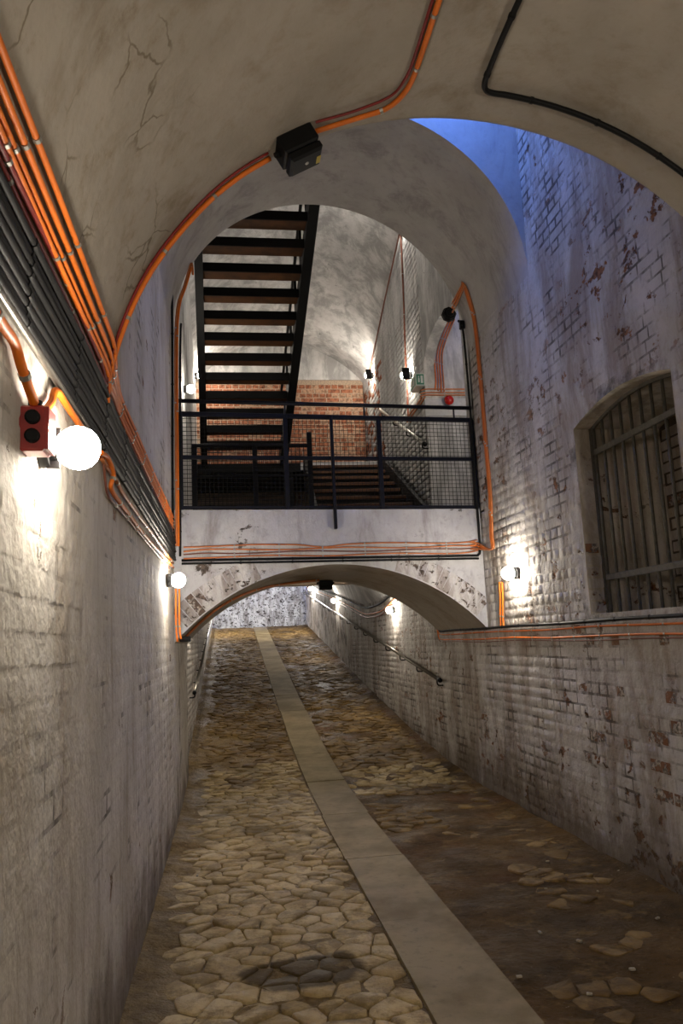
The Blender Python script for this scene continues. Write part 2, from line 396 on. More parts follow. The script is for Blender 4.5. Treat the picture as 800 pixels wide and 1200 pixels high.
# ---- stair hall
HY, HZ, HR, HC = 13.4, 6.39, 1.976, 5.15
DY0, DY1 = 7.95, 9.58
def darch(y):
    t = (y - (DY0 + DY1) / 2) / ((DY1 - DY0) / 2); return 5.05 + .36 * math.sqrt(max(0, 1 - t * t))
mb = MB()
strip(mb, 7.70, DY0, DECK, HTOP); strip(mb, DY1, 14.3, DECK, HTOP)
ys = [DY0 + (DY1 - DY0) * (.5 - .5 * math.cos(PI * k / 20)) for k in range(21)]
for a, b in zip(ys[:-1], ys[1:]):
    mb.quad((XR, a, darch(a)), (XR, a, HTOP), (XR, b, HTOP), (XR, b, darch(b)))
    mb.quad((XR, a, darch(a)), (XR, b, darch(b)), (XR + .14, b, darch(b)), (XR + .14, a, darch(a)))
mb.b2(XR + .001, 4.4, DY1, DY1 + .2, DECK, 6.5); mb.b2(XR + .001, 4.4, DY0 - .2, DY0, DECK, 6.5); mb.b2(4.4, 4.6, DY0 - .2, DY1 + .2, DECK, 6.5)
mb.b2(XR + .14, 4.4, DY0, DY1, 6.4, 6.5)
wall_hall_right = struct(mb, 'wall_hall_right', 'ww_hall')
mb = MB(); mb.b2(-.9, XL, Y2(XL), 14.3, DECK, HTOP)
wall_hall_left = struct(mb, 'wall_hall_left', 'ww_hall')
mb = MB(); hx = np.linspace(-.55, 2.66, 33)
def hz(x): return HC + math.sqrt(max(0, HR ** 2 - (x - X0) ** 2))
def sl(y): return max(0, (HY - y)) * .376
sec = [14.3, 13.4, 12, 10.5, 9, 7.4]
pts = [(x, y, hz(x) + (sl(y) if y < HY else 0)) for y in sec for x in hx]; n_ = len(hx)
mb.add(pts, [(i * n_ + k, i * n_ + k + 1, (i + 1) * n_ + k + 1, (i + 1) * n_ + k) for i in range(len(sec) - 1) for k in range(n_ - 1)])
autosmooth(struct(mb, 'ceiling_hall', 'ww_hall'), 15)
mb = MB(); mb.b2(-.9, 2.9, 14.02, 14.3, 2.6, 6.43); mb.b2(-.9, 2.9, 14.0, 14.3, 6.43, 7.6, 1)
wall_hall_back = struct(mb, 'wall_hall_back', ['mortar', 'ww_hall'])

# ================================================================== FLOOR
mb = MB(); fy = np.concatenate([np.arange(-5, 2, .5), np.arange(2, 9, .06), np.arange(9, 26.7, .2)]); fx = np.linspace(-.6, 2.65, 54)
nr = np.random.RandomState(3)
gx = nr.rand(40, 40)
def vnoise(x, y):
    i, j = int(math.floor(x)), int(math.floor(y)); a, b = x - i, y - j; a = a * a * (3 - 2 * a); b = b * b * (3 - 2 * b)
    g = lambda p, q: gx[p % 40, q % 40]
    return (g(i, j) * (1 - a) + g(i + 1, j) * a) * (1 - b) + (g(i, j + 1) * (1 - a) + g(i + 1, j + 1) * a) * b
def mudh(x, y): return .022 * (vnoise(x * 2.3 + 5, y * 2.3) - .5) + .012 * (vnoise(x * 7, y * 7 + 3) - .5) + .006 * (vnoise(x * 19, y * 19) - .5)
def side(x): return max(0, 1 - min(x - XL, XR - x) / .35) ** 2 * .03
mb.add([(x, y, prof(y) + mudh(x, y) + side(x)) for y in fy for x in fx],
       [(i * 54 + k, i * 54 + k + 1, (i + 1) * 54 + k + 1, (i + 1) * 54 + k) for i in range(len(fy) - 1) for k in range(53)])
floor = struct(mb, 'floor', 'mud', True)
SX0, SX1 = .82, 1.245
y = 1.9
while y < 26.3:                    # concrete slabs of the centre strip
    L = 1.55 + rng.uniform(-.25, .25); e = min(y + L, 26.5)
    mb = MB(); d = rng.uniform(-.008, .008); zz = rng.uniform(-.003, .004)
    sub = max(2, int(L / .4)); top = []
    for i in range(sub + 1):
        yy = y + .004 + (e - y - .008) * i / sub
        top.append(yy)
    for a, b in zip(top[:-1], top[1:]):
        z0, z1 = prof(a) + .018 + zz, prof(b) + .018 + zz; i0 = SX0 + d; i1 = SX1 + d
        mb.quad((i0, a, z0), (i1, a, z0), (i1, b, z1), (i0, b, z1))
        mb.quad((i0, a, z0 - .08), (i0, a, z0), (i0, b, z1), (i0, b, z1 - .08)); mb.quad((i1, a, z0), (i1, a, z0 - .08), (i1, b, z1 - .08), (i1, b, z1))
    for yy, f in ((top[0], 1), (top[-1], 1)):
        z0 = prof(yy) + .018 + zz; mb.quad((SX0 + d, yy, z0 - .08), (SX1 + d, yy, z0 - .08), (SX1 + d, yy, z0), (SX0 + d, yy, z0))
    mb.build('slab', 'slab', floor)
    y = e
# cobbles: jittered cells clipped against their neighbours
def cells():
    S, T = .178, .132; seeds = {}
    ni, nj = 20, int((26.5 - 2.6) / T)
    for j in range(nj):
        for i in range(ni):
            seeds[i, j] = (-.56 + (i + (j % 2) * .5) * S + rng.uniform(-.068, .068), 2.6 + j * T + rng.uniform(-.052, .052))
    for (i, j), (x, y) in seeds.items():
        if x < XL + .02 or x > XR - .02 or SX0 - .0 < x < SX1 + .0: continue
        poly = [(x - .2, y - .2), (x + .2, y - .2), (x + .2, y + .2), (x - .2, y + .2)]
        for dj in (-2, -1, 0, 1, 2):
            for di in (-2, -1, 0, 1, 2):
                if not (di or dj): continue
                q = seeds.get((i + di, j + dj))
                if q is None: continue
                mx, my = (x + q[0]) / 2, (y + q[1]) / 2; nx, ny = q[0] - x, q[1] - y; l = math.hypot(nx, ny); nx /= l; ny /= l
                poly = clip(poly, nx, ny, nx * mx + ny * my - .0035)
                if len(poly) < 3: break
            if len(poly) < 3: break
        if len(poly) < 3: continue
        if x < SX0: poly = clip(poly, 1, 0, SX0 - .012)
        else: poly = clip(poly, -1, 0, -(SX1 + .012))
        poly = clip(poly, -1, 0, -(XL + .01)); poly = clip(poly, 1, 0, XR - .01)
        if len(poly) >= 3:
            C_ = []
            for a, b in zip(poly, poly[1:] + poly[:1]):
                for t in (.1, .9): C_.append((a[0] + (b[0] - a[0]) * t + rng.uniform(-.004, .004), a[1] + (b[1] - a[1]) * t + rng.uniform(-.004, .004)))
            yield x, y, C_
def clip(P, nx, ny, d):
    out = []
    for a, b in zip(P, P[1:] + P[:1]):
        da, db = nx * a[0] + ny * a[1] - d, nx * b[0] + ny * b[1] - d
        if da <= 0: out.append(a)
        if da * db < 0:
            t = da / (da - db); out.append((a[0] + (b[0] - a[0]) * t, a[1] + (b[1] - a[1]) * t))
    return out
stones = []
for x, y, P in cells():
    sink = vnoise(x * 1.4 + 9, y * 1.1 + 2)
    h = .010 + .011 * rng.random()
    if x > SX1: h -= .016 * np.interp(y, [5.0, 9.5], [1.1, .25]) * (.62 + sink)
    elif x < -.2: h -= .02 * (1 - (x - XL) / .3) * (.4 + sink)
    if vnoise(x * 2.1, y * 2.1 + 8) > .78: h -= .012
    if h < .003: continue
    area = abs(sum(a[0] * b[1] - b[0] * a[1] for a, b in zip(P, P[1:] + P[:1]))) / 2
    if area < .0018: continue
    u, v = proj((x, y, prof(y))); vis = -40 < u < 840 and v < 1215
    stones.append((area / (x * x + y * y) ** 1.5 if vis else 0, x, y, P, h, 1 if (x > SX1 and y < 7.6 + 1.5 * sink) or y > 8.6 + 2.5 * sink else 0))
stones.sort(key=lambda s: -s[0])
def stone_geo(mb, x, y, P, h, ox=0, oy=0, oz=0):
    n = len(P); cx = sum(p[0] for p in P) / n; cy = sum(p[1] for p in P) / n; V = []
    tx, ty = rng.uniform(-.09, .09), rng.uniform(-.13, .10)
    for f, dz in ((1.0, -.03), (.99, h * .5), (.93, h * .95)):
        for p in P:
            px, py = cx + (p[0] - cx) * f, cy + (p[1] - cy) * f
            V.append((px - ox, py - oy, prof(py) + dz + (tx * (px - cx) + ty * (py - cy)) * (f < .99) - oz))
    V.append((cx - ox, cy - oy, prof(cy) + h * 1.0 - oz))
    fs = [(r * n + k, r * n + (k + 1) % n, (r + 1) * n + (k + 1) % n, (r + 1) * n + k) for r in range(2) for k in range(n)]
    fs += [(2 * n + k, 2 * n + (k + 1) % n, 3 * n) for k in range(n)]
    mb.add(V, fs)
rest = MB()
for i, (pr, x, y, P, h, md) in enumerate(stones):
    if i < 300:
        mb = MB(); stone_geo(mb, x, y, P, h, x, y, prof(y)); o = mb.build('cobblestone', 'stone_muddy' if md else 'stone', floor, True); o.location = (x, y, prof(y))
    else: n0 = len(rest.f); stone_geo(rest, x, y, P, h); rest.mi[n0:] = [md] * (len(rest.f) - n0)
rest.build('cobblestones', ['stone', 'stone_muddy'], floor, True, 'stuff')

# ================================================================== BRICKWORK
def unit_brick(wd, ht, mat, seed, name='brick'):
    r = random.Random(seed); b = .012; j = lambda s: r.uniform(-s, s)
    hw, hh = wd / 2, ht / 2; V = []
    for sx, sy in ((-1, -1), (1, -1), (1, 1), (-1, 1)): V.append((sx * hw, sy * hh, -.25))
    for sx, sy in ((-1, -1), (1, -1), (1, 1), (-1, 1)): V.append((sx * (hw - b) + j(.004), sy * (hh - b) + j(.003), .9 + j(.12)))
    V.append((j(.02), j(.01), 1.12))
    me = bpy.data.meshes.new(name)
    me.from_pydata(V, [], [(k, (k + 1) % 4, 4 + (k + 1) % 4, 4 + k) for k in range(4)] + [(4 + k, 4 + (k + 1) % 4, 8) for k in range(4)])
    me.materials.append(M[mat]); me.polygons.foreach_set('use_smooth', [True] * 8); me.update(); return me
UNITS = {}
def brickwork(parent, o, du, dv, dn, u0, u1, v0, v1, skip, proud, matf, nparts=300, course=.0855, bond='english', seed=1, mats=(), sl_len=.232):
    r = random.Random(seed); o = Vector(o); du = Vector(du); dv = Vector(dv); dn = Vector(dn)
    Rm = Matrix((du, dv, dn)).transposed(); items = []; row = 0; v = v0
    while v + course <= v1 + 1e-6:
        if bond == 'english': ln = sl_len if row % 2 == 0 else .112
        else: ln = sl_len
        u = u0 - (ln / 2 if row % 2 else 0) - r.uniform(0, .03)
        while u < u1:
            a, b = max(u, u0), min(u + ln, u1); u += ln + .011
            if b - a < .045: continue
            uc, vc = (a + b) / 2, v + course / 2
            if skip(uc, vc): continue
            items.append((a, b, v, row, ln, uc, vc, proud(uc, vc) * r.uniform(.7, 1.3), matf(uc, vc, r)))
        v += course; row += 1
    sc = []
    for it in items:
        c = o + du * it[5] + dv * it[6]; px = proj(c); d = np.linalg.norm(np.array(c) - CAM)
        vis = -15 < px[0] < 815 and -15 < px[1] < 1215
        cosf = abs(Vector(np.array(c) - CAM).normalized().dot(dn))
        sc.append(((it[1] - it[0]) * cosf / d ** 2 * 1 if vis else 0))
    order = sorted(range(len(items)), key=lambda i: -sc[i])
    single = set(i for i in order[:nparts] if sc[i] > 0)
    mb = MB(); mats = list(mats)
    for i, (a, b, v, row, ln, uc, vc, p, m) in enumerate(items):
        wd = b - a; ht = course - .010
        if i in single:
            key = (round(ln, 3), m, i % 5, course)
            if key not in UNITS: UNITS[key] = unit_brick(ln, ht, m, i)
            ob = bpy.data.objects.new('brick', UNITS[key]); COL.objects.link(ob); ob.parent = parent
            S = Matrix.Diagonal((wd / ln, 1, p, 1))
            ob.matrix_world = Matrix.Translation(o + du * uc + dv * vc) @ Rm.to_4x4() @ Matrix.Rotation(r.uniform(-.006, .006), 4, 'Z') @ S
        else:
            V = []; hw, hh, bb = wd / 2, ht / 2, .012; j = lambda s: r.uniform(-s, s)
            for sx, sy in ((-1, -1), (1, -1), (1, 1), (-1, 1)): V.append(o + du * (uc + sx * hw) + dv * (vc + sy * hh) - dn * .002)
            for sx, sy in ((-1, -1), (1, -1), (1, 1), (-1, 1)): V.append(o + du * (uc + sx * (hw - bb) + j(.004)) + dv * (vc + sy * (hh - bb) + j(.003)) + dn * p * (1 + j(.12)))
            mb.add(V, [(k, (k + 1) % 4, 4 + (k + 1) % 4, 4 + k) for k in range(4)] + [(4, 5, 6, 7)], mats.index(m))
    if mb.v: mb.build('brickwork', mats, parent, True, 'stuff')
# right wall: painted English bond, worn low down
def skip_r(u, v): return (WY0 - .06 < u < WY1 + .06 and WZ0 - .03 < v < warch(min(max(u, WY0), WY1)) + .05) or (u < Y0 and v > Z1)
def proud_r(u, v):
    m = np.interp(v, [0, .35, .8, 2.2, 3.2, 6], [.35, .55, 1, .9, .3, .2])
    m *= max(0, 1.9 * vnoise(u * 1.1 + 3, v * 1.5) - .35)
    return .0006 + .0042 * float(m)
def mat_r(u, v, r):
    w_ = vnoise(u * 1.5 + 20, v * 1.9 + 4)
    if .5 < v < 1.62 and u < 5.9 and w_ > .55 and r.random() < .13: return 'spalled'
    if v < 1.6 and r.random() < .008: return 'spalled'
    return 'ww_right'
brickwork(wall_right, (XR, 0, 0), (0, 1, 0), (0, 0, 1), (-1, 0, 0), 2.4, 17.0, .02, 6.2,
          lambda u, v: skip_r(u, v) or (u > 7.7 and v > 2.2) or (v < prof(u)) or (u > YB and v > zs(u)), proud_r, mat_r, 300, seed=2, mats=('ww_right', 'spalled'))
# left wall: thick paint, bricks show mostly near the lamp
def proud_l(u, v):
    m = np.interp(v, [0, 1.0, 1.6, 2.4, 3, 6], [.15, .25, .8, .9, .5, .4]) * np.interp(u, [1, 2.7, 3.1, 8], [1, .9, .12, .3])
    return .0005 + .0030 * float(m) * max(0, 1.7 * vnoise(u * 1.3 + 8, v * 1.7) - .25)
brickwork(wall_left, (XL, Y0, 0), (0, -1, 0), (0, 0, 1), (1, 0, 0), -4.2, 2.2, .02, 6.2,
          lambda u, v: (u > 0 and v > Z1 - .03), lambda u, v: proud_l(Y0 - u, v), lambda u, v, r: 'ww_left' if r.random() > .004 else 'spalled', 300, seed=3, mats=('ww_left', 'spalled'))
brickwork(wall_left, (-.55, 9.7, 0), (0, -1, 0), (0, 0, 1), (1, 0, 0), -8, 0, .02, 3.0,
          lambda u, v: v < prof(9.7 - u) or v > zs(9.7 - u), lambda u, v: .005, lambda u, v, r: 'ww_right', 0, seed=4, mats=('ww_right',))
# brick end of the stair hall
brickwork(wall_hall_back, (0, 14.02, 4.46), (1, 0, 0), (0, 0, 1), (0, -1, 0), XL, XR, 0, 1.96, lambda u, v: False, lambda u, v: .010,
          lambda u, v, r: 'red_brick' if r.random() < .7 else 'red_brick_pale', 300, seed=5, mats=('red_brick', 'red_brick_pale'))
brickwork(wall_hall_right, (XR, 0, 0), (0, 1, 0), (0, 0, 1), (-1, 0, 0), 9.6, 13.9, 2.95, 7.2, lambda u, v: v > HZ + sl(u) - .1,
          lambda u, v: .003 + .006 * np.interp(u, [10.8, 12], [.1, 1]), lambda u, v, r: 'red_brick' if (u > 12.2 and v < 6.2 and r.random() < .35) else 'ww_hall', 0, seed=6, mats=('ww_hall', 'red_brick'))
# bricks at the back of the window recess, and on its far jamb
brickwork(window_recess, (XG, 0, 0), (0, 1, 0), (0, 0, 1), (-1, 0, 0), WY0, WY1 + .0, WZ0, 3.12, lambda u, v: False,
          lambda u, v: .009, lambda u, v, r: 'recess' if r.random() > .06 else 'spalled', 200, seed=7, mats=('recess', 'spalled'), bond='s')
brickwork(window_recess, (XR, WY1, 0), (1, 0, 0), (0, 0, 1), (0, -1, 0), .005, .13, WZ0 + .01, 2.28, lambda u, v: False,
          lambda u, v: .009, lambda u, v, r: 'ww_right' if not (2.12 < v < 2.22) else 'spalled', 60, seed=8, mats=('ww_right', 'spalled'), bond='s')
# voussoirs of the lower arch
VO = {}
for ring in range(1):
    r_in = LR + .004; n_v = 46; a0 = math.asin((XR - LX) / LR) * .985
    for k in range(n_v):
        a = -a0 + 2 * a0 * (k + .5) / n_v; rc = r_in + .115
        x = LX + rc * math.sin(a); z = LZ + rc * math.cos(a)
        if x < XL + .03 or x > XR - .03: continue
        m = 'ww_end' if not (a > .3 or a < -.35) else 'worn_end'
        if 33 < math.degrees(a) < 42 and rng.random() < .45: m = 'spalled_dark'
        elif math.degrees(a) < -22 and rng.random() < .05: m = 'spalled_dark'
        key = (m, k % 4)
        if key not in VO: VO[key] = unit_brick(.222, .079, m, 90 + k)
        ob = bpy.data.objects.new('brick', VO[key]); COL.objects.link(ob); ob.parent = wall_end
        du = Vector((math.sin(a), .1 * math.sin(a), math.cos(a))).normalized(); dn = Vector((.1, -1, 0)).normalized(); dv = dn.cross(du)
        ob.matrix_world = Matrix.Translation((x, Y2(x), z)) @ Matrix((du, dv, dn)).transposed().to_4x4() @ Matrix.Diagonal((1, 1, .007 if abs(math.degrees(a)) > 16 else .003, 1))

# ================================================================== LAMPS
def lamp(name, label, wallpt, n, size=1.0, strength=LAMP, col=WARM, hood=False, group='wall lamps'):
    n = Vector(n); p = Vector(wallpt); t = thing(name, label, 'lamp', tuple(p), group); s = size
    mb = MB(); mb.lathe(p, n, [(0, 0), (0, .052 * s), (.012 * s, .055 * s), (.03 * s, .05 * s), (.03 * s, .036 * s), (.052 * s, .036 * s), (.056 * s, 0)], 20)
    autosmooth(part(mb, 'base', 'black', t))
    c = p + n * .102 * s; pr = [(-.058 * s, .030 * s)]
    for k in range(1, 9):
        a = PI * (.18 + .82 * k / 8); pr.append((-.058 * s * math.cos(a), .060 * s * math.sin(a)))
    mb = MB(); mb.lathe(c, n, pr, 16); part(mb, 'globe', emit('lamp_glow', col, strength), t, True)
    up = Vector((0, 0, 1)); sd = n.cross(up).normalized()
    for q in (up, -up):
        mb = MB(); mb.bar(p + q * .045 * s + n * .02 * s, p + q * .045 * s + n * .055 * s, .02 * s, .012 * s, sd); part(mb, 'bracket', 'black', t)
    if hood:
        mb = MB(); mb.box(c + Vector((0, -.072 * s, 0)), (.10 * s, .02, .17 * s), None, 0, .006); part(mb, 'hood', 'black', t)
    return t
def wl(u, v): p = onx(u, v, XL + .102); return (XL, p[1], p[2])
def wr(u, v): p = onx(u, v, XR - .102); return (XR, p[1], p[2])
lamp('wall_lamp', 'bright white globe lamp on left wall beside the red junction box', wl(92, 525), (1, 0, 0), 1.0, LAMP * .55)
lamp('wall_lamp', 'white globe lamp at the left wall below the end of the black cables', wl(209, 680), (1, 0, 0), 1.0, LAMP)
lamp('wall_lamp', 'white globe lamp on right wall between landing corner and barred window', wr(595, 672), (-1, 0, 0), 1.0, LAMP)
lamp('wall_lamp', 'lamp under the arch above the ramp handrail, nearer one of three', wr(455, 715), (-1, 0, 0), .9, LAMP * 1.2)
lamp('wall_lamp', 'lamp under the arch above the ramp handrail, middle one of three', wr(390, 704), (-1, 0, 0), .9, LAMP * 1.4)
lamp('wall_lamp', 'lamp at the far end of the ramp, smallest above the handrail', wr(363, 690), (-1, 0, 0), .9, LAMP * 4.2, (1, .96, .92))
lamp('wall_lamp', 'hooded lamp in the stair hall at the corner by the brick wall', wr(431, 440), (-1, 0, 0), 1.0, LAMP, WARM, True)
lamp('wall_lamp', 'hooded lamp in the stair hall beside the exit sign', wr(474, 440), (-1, 0, 0), 1.0, LAMP, WARM, True)
lamp('wall_lamp', 'lamp on left wall of the stair hall beside the stair', (XL, 9.5, 4.75), (1, 0, 0), .9, LAMP * .6)
lamp('wall_lamp', 'lamp behind the stair at the left end of the brick wall', (XL, 13.3, 6.25), (1, 0, 0), 1.0, LAMP)
lamp('wall_lamp', 'lamp on left ramp wall hidden behind the low arch', (-.55, 11.2, 2.1), (1, 0, 0), .9, LAMP)
lamp('wall_lamp', 'lamp on left ramp wall near the far end', (-.55, 24.5, 3.2), (1, 0, 0), .9, LAMP * 4.2, (1, .96, .92))
lamp('wall_lamp', 'unseen fill lamp added on right tunnel wall beside the viewer', (XR, .35, 2.1), (-1, 0, 0), 1.0, LAMP * 1.65)  # added out of view to brighten the near left wall
lamp('wall_lamp', 'unseen fill lamp added on left tunnel wall behind the viewer', (XL, -1.7, 2.1), (1, 0, 0), 1.0, LAMP * 2.0)  # extra fill out of view, for near floor, vault and right wall

lamp('wall_lamp', 'lamp inside the side doorway out of direct sight', (3.5, DY0, 4.6), (0, 1, 0), .9, LAMP * .8)
lamp('wall_lamp', 'lamp high on the stair hall wall hidden by the upper arch', (XR, 10.2, 7.75), (-1, 0, 0), 1.0, LAMP * 5, (1, .93, .84))
# ================================================================== CABLES
CLIP = {}
def clips(par, path, every, r, mat='zinc', start=.1, wd=.014):
    acc = -start * every; P = [Vector(p) for p in path]
    key = (round(r, 4), mat, wd)
    if key not in CLIP:
        mb = MB(); rr = r + .0028
        mb.tube([(-wd / 2, 0, 0), (wd / 2, 0, 0)], rr, 8)
        me = bpy.data.meshes.new('clip'); me.from_pydata(mb.v, [], mb.f); me.materials.append(M[mat]); CLIP[key] = me
    for a, b in zip(P[:-1], P[1:]):
        L = (b - a).length
        while acc + L >= every:
            t = (every - acc) / L; c = a.lerp(b, t); a = c; L = (b - a).length; acc = 0
            q = (b - c) if L > 1e-5 else (P[-1] - P[-2])
            ob = bpy.data.objects.new('clip', CLIP[key]); COL.objects.link(ob); ob.parent = par
            ob.matrix_world = Matrix.Translation(c) @ q.normalized().to_track_quat('X', 'Z').to_matrix().to_4x4()
        acc += L
def cable(label, pts, r, mat, every=0, clipmat='zinc', group=None, name='cable', sub=6, cat='cable', n=8, start=.1):
    P = spline(pts, sub); mb = MB(); mb.tube(P, r, n); o = mb.build(name, mat, None, True)
    tag(o, label, cat, group)
    if every: clips(o, P, every, r, clipmat, start)
    return o
def LW(y, s, off):               # left wall / left haunch of vault; s metres above the spring line
    if s <= 0: return (XL + off, y, Z1 + s)
    a = s / R1; xv = X0 - (R1 - off) * math.cos(a); zv = Z1 + (R1 - off) * math.sin(a)
    t = min(1, max(0, (y - 2.95) / .7)); t = t * t * (3 - 2 * t)
    return (xv * (1 - t) + (XL + off) * t, y, zv * (1 - t) + (Z1 + s) * t)
NB = 9
names = ['lowest', 'second lowest', 'third lowest', 'fourth lowest', 'middle', 'fourth highest', 'third highest', 'second highest', 'highest']
for i in range(NB):
    s = .012 + i * .0265
    ysl = [-4.5, -2, 0, 1, 1.6, 2.2, 2.8, 3.3, 3.9, 4.6, 5.4, 6.2, 6.9, 7.32]
    pts = [LW(y, s + .003 * math.sin(y * 2.1 + i * .25) + .004 * (y - 3) / 4 * (i > 4), .017 + .004 * math.sin(i * 2.2 + y)) for y in ysl]
    cable('%s of the nine black cables bundled along the left wall' % names[i], pts, .0122, 'black_cable', .62, 'black_cable', 'black cable bundle on left wall', start=.3)
cable('shiny steel conduit running under the black cables near the lamp', [LW(y, -.012, .02) for y in (1.5, 1.9, 2.3, 2.75)], .011, 'steel', .0, name='conduit', cat='conduit')
cable('dark red cable running just above the black cables', [LW(y, .258 + .004 * math.sin(y * 3), .012) if y < 3.2 else LW(y, .262, .012) for y in (-4, -1, .6, 1.4, 2, 2.6, 3.1, 3.6, 4.5, 5.6, 6.6, 7.3)], .0075, 'red_cable', .7, group='cables on left vault')
cable('dark red cable below the orange cables on the vault', [LW(y, .292 + .010 * math.sin(y * 3.3), .012) for y in (-4, -1, .6, 1.2, 1.6, 2, 2.3, 2.6, 2.9)] + [LW(3.05, .27, .012)], .0075, 'red_cable', .62, group='cables on left vault')
for i, (s1, s2, lab) in enumerate([(.302, .292, 'lowest orange cable of four on the left vault'), (.326, .318, 'second lowest orange cable of four on the left vault'),
                                   (.370, .352, 'second highest orange cable of four on the left vault'), (.420, .392, 'highest orange cable of four on the left vault')]):
    pts = [LW(y, s1 + .003 * math.sin(y * 2.6 + i * .6), .015) for y in (-4, -2, -.5, .6, 1.4, 1.9, 2.3, 2.7, 3.0)]
    pts += [LW(3.16, s1 - .03, .02), LW(3.32, s2, .016)] + [LW(y, s2 + .003 * math.sin(y * 3 + i * .5), .014) for y in (3.7, 4.3, 5, 5.8, 6.6, 7.3)]
    cable(lab, pts, .0086, 'orange', .5, group='cables on left vault', start=.2 + .1 * i)
# along the mouth of the near vault, through the junction box and back over the camera
def V(angd, y, off=.012):
    a = math.radians(angd); return (X0 + (R1 - off) * math.cos(a), y, Z1 + (R1 - off) * math.sin(a))
def arcpts(a0, a1, y, n, off=.012): return [V(a0 + (a1 - a0) * k / n, y + .004 * math.sin(k * 1.7), off) for k in range(n + 1)]
cable('thick orange cable up the vault mouth to the black box', [LW(3.12, .20, .02)] + arcpts(169, 123, 3.10, 8), .0115, 'orange', .33)
cable('thin dark red cable up the vault mouth to the black box', [LW(3.1, .22, .02)] + arcpts(168, 123.5, 3.052, 8), .006, 'red_cable', .0)
cable('thick orange cable leaving the black box across the vault crown', [V(114.5, 3.06), V(109, 3.06), V(105.5, 3.05), V(102.5, 3.03), V(100.5, 2.97), V(99.4, 2.87), V(99.2, 2.7), V(99.2, 2.4), V(99.2, 1.6), V(99.2, 0), V(99.2, -3)], .0115, 'orange', .28)
cable('thin dark red cable leaving the black box across the vault crown', [V(114.8, 2.995), V(109, 3.005), V(105.9, 2.99), V(103.2, 2.965), V(101.4, 2.92), V(100.4, 2.82), V(100.2, 2.7), V(100.2, 2.4), V(100.2, 1.6), V(100.2, 0), V(100.2, -3)], .006, 'red_cable')
cable('black conduit with an elbow on the vault crown', [V(a, 2.92, .02) for a in (8, 20, 30, 40, 50, 59.5, 67.8, 75.3, 82, 85.4)] + [V(86.8, 2.905, .02), V(87.5, 2.86, .02), V(87.7, 2.78, .02)] + [V(87.9, y, .02) for y in (2.6, 2.2, 1.2, 0, -3)], .0125, 'black_cable', .31, 'black', name='conduit', cat='conduit')
# junction box on the vault mouth
def jbox(label, c, t, y, n, size, name='junction_box', yellow=True):
    t = Vector(t); yv = Vector(y); n = Vector(n); c = Vector(c); R = Matrix((t, yv, n)).transposed(); th = thing(name, label, 'junction box', tuple(c))
    a, b, d = size
    mb = MB(); mb.box(c + n * d * .32, (a, b, d * .64), R, 0, .008); part(mb, 'body', 'black', th)
    mb = MB(); mb.box(c + n * d * .80, (a * .94, b * .94, d * .34), R, 0, .012); lid = part(mb, 'lid', 'black', th)
    mb = MB(); mb.lathe(c + n * d * .965, n, [(0, 0), (0, .009), (.004, .008), (.005, 0)], 12); part(mb, 'screw', 'zinc', lid)
    for s in (-1, 1):
        mb = MB(); mb.lathe(c + t * s * a * .49 + n * d * .3, t * s, [(0, .016), (.012, .016), (.012, .012), (.026, .011), (.026, 0)], 10); part(mb, 'gland', 'black', th)
    if yellow:
        mb = MB(); mb.box(c + n * d * .972 + t * a * .36 + yv * b * .1, (.02, .05, .002), R); part(mb, 'sticker', 'yellow', lid)
    return th
a = math.radians(118.8); nn = (-math.cos(a), 0, -math.sin(a)); tt = (math.sin(a), 0, -math.cos(a))
jbox('black junction box with yellow sticker on the vault mouth', V(118.8, 3.055, 0), tt, (0, 1, 0), nn, (.165, .13, .135))
# red box and its cables next to the near lamp
p = onx(41, 502, XL + .035); rb = thing('junction_box', 'red junction box with black glands beside the near left lamp', 'junction box', (XL, p[1], p[2]))
mb = MB(); mb.box((XL + .03, p[1] + .03, p[2]), (.06, .08, .115), None, 0, .006); part(mb, 'body', 'box_red', rb)
mb = MB(); mb.box((XL + .064, p[1] + .03, p[2]), (.010, .076, .108), None, 0, .004); part(mb, 'lid', 'box_red', rb)
for dz in (.025, -.022):
    mb = MB(); mb.lathe((XL + .032, p[1] - .010, p[2] + dz), (0, -1, 0), [(0, .018), (.010, .018), (.013, .013), (.013, 0)], 14); part(mb, 'gland', 'black', rb)
mb = MB(); mb.lathe((XL + .032, p[1] + .012, p[2] + .056), (0, 0, 1), [(0, .017), (.016, .017), (.018, .013), (.018, 0)], 14); part(mb, 'gland', 'black', rb)
bt = (XL + .032, p[1] + .012, p[2] + .06)
cable('orange cable dropping from above into the red junction box', [onx(-60, 300, XL + .03), onx(-20, 345, XL + .03), onx(4, 382, XL + .025), onx(17, 402, XL + .022), onx(26, 432, XL + .026), bt], .0125, 'orange', .26)
cable('short orange cable rising from the red box towards the black cables', [(XL + .03, p[1] + .07, p[2] + .05), onx(60, 472, XL + .02), onx(66, 458, XL + .02), onx(80, 478, XL + .02), onx(100, 508, XL + .02), onx(118, 534, XL + .02)], .011, 'orange')
cable('orange cable with a bulge below the black bundle, next to the lamp', [onx(u, v, XL + .03 - .012 * (i > 2)) for i, (u, v) in enumerate([(118, 530), (127, 538), (133, 556), (130, 572), (141, 590), (152, 604), (162, 618), (178, 637), (192, 652), (203, 665)])], .010, 'orange', .33)
cable('orange cable hugging the underside of the black bundle', [onx(u, v, XL + .014) for u, v in [(118, 536), (134, 560), (144, 578), (163, 605), (176, 622), (190, 642), (203, 660)]], .009, 'orange_dull', .42)
cable('thin dark cable lowest on the left wall after the lamp', [onx(u, v, XL + .012) for u, v in [(121, 534), (123, 560), (127, 581), (141, 598), (160, 621), (180, 645), (200, 668)]], .0055, 'brown_cable', .4)
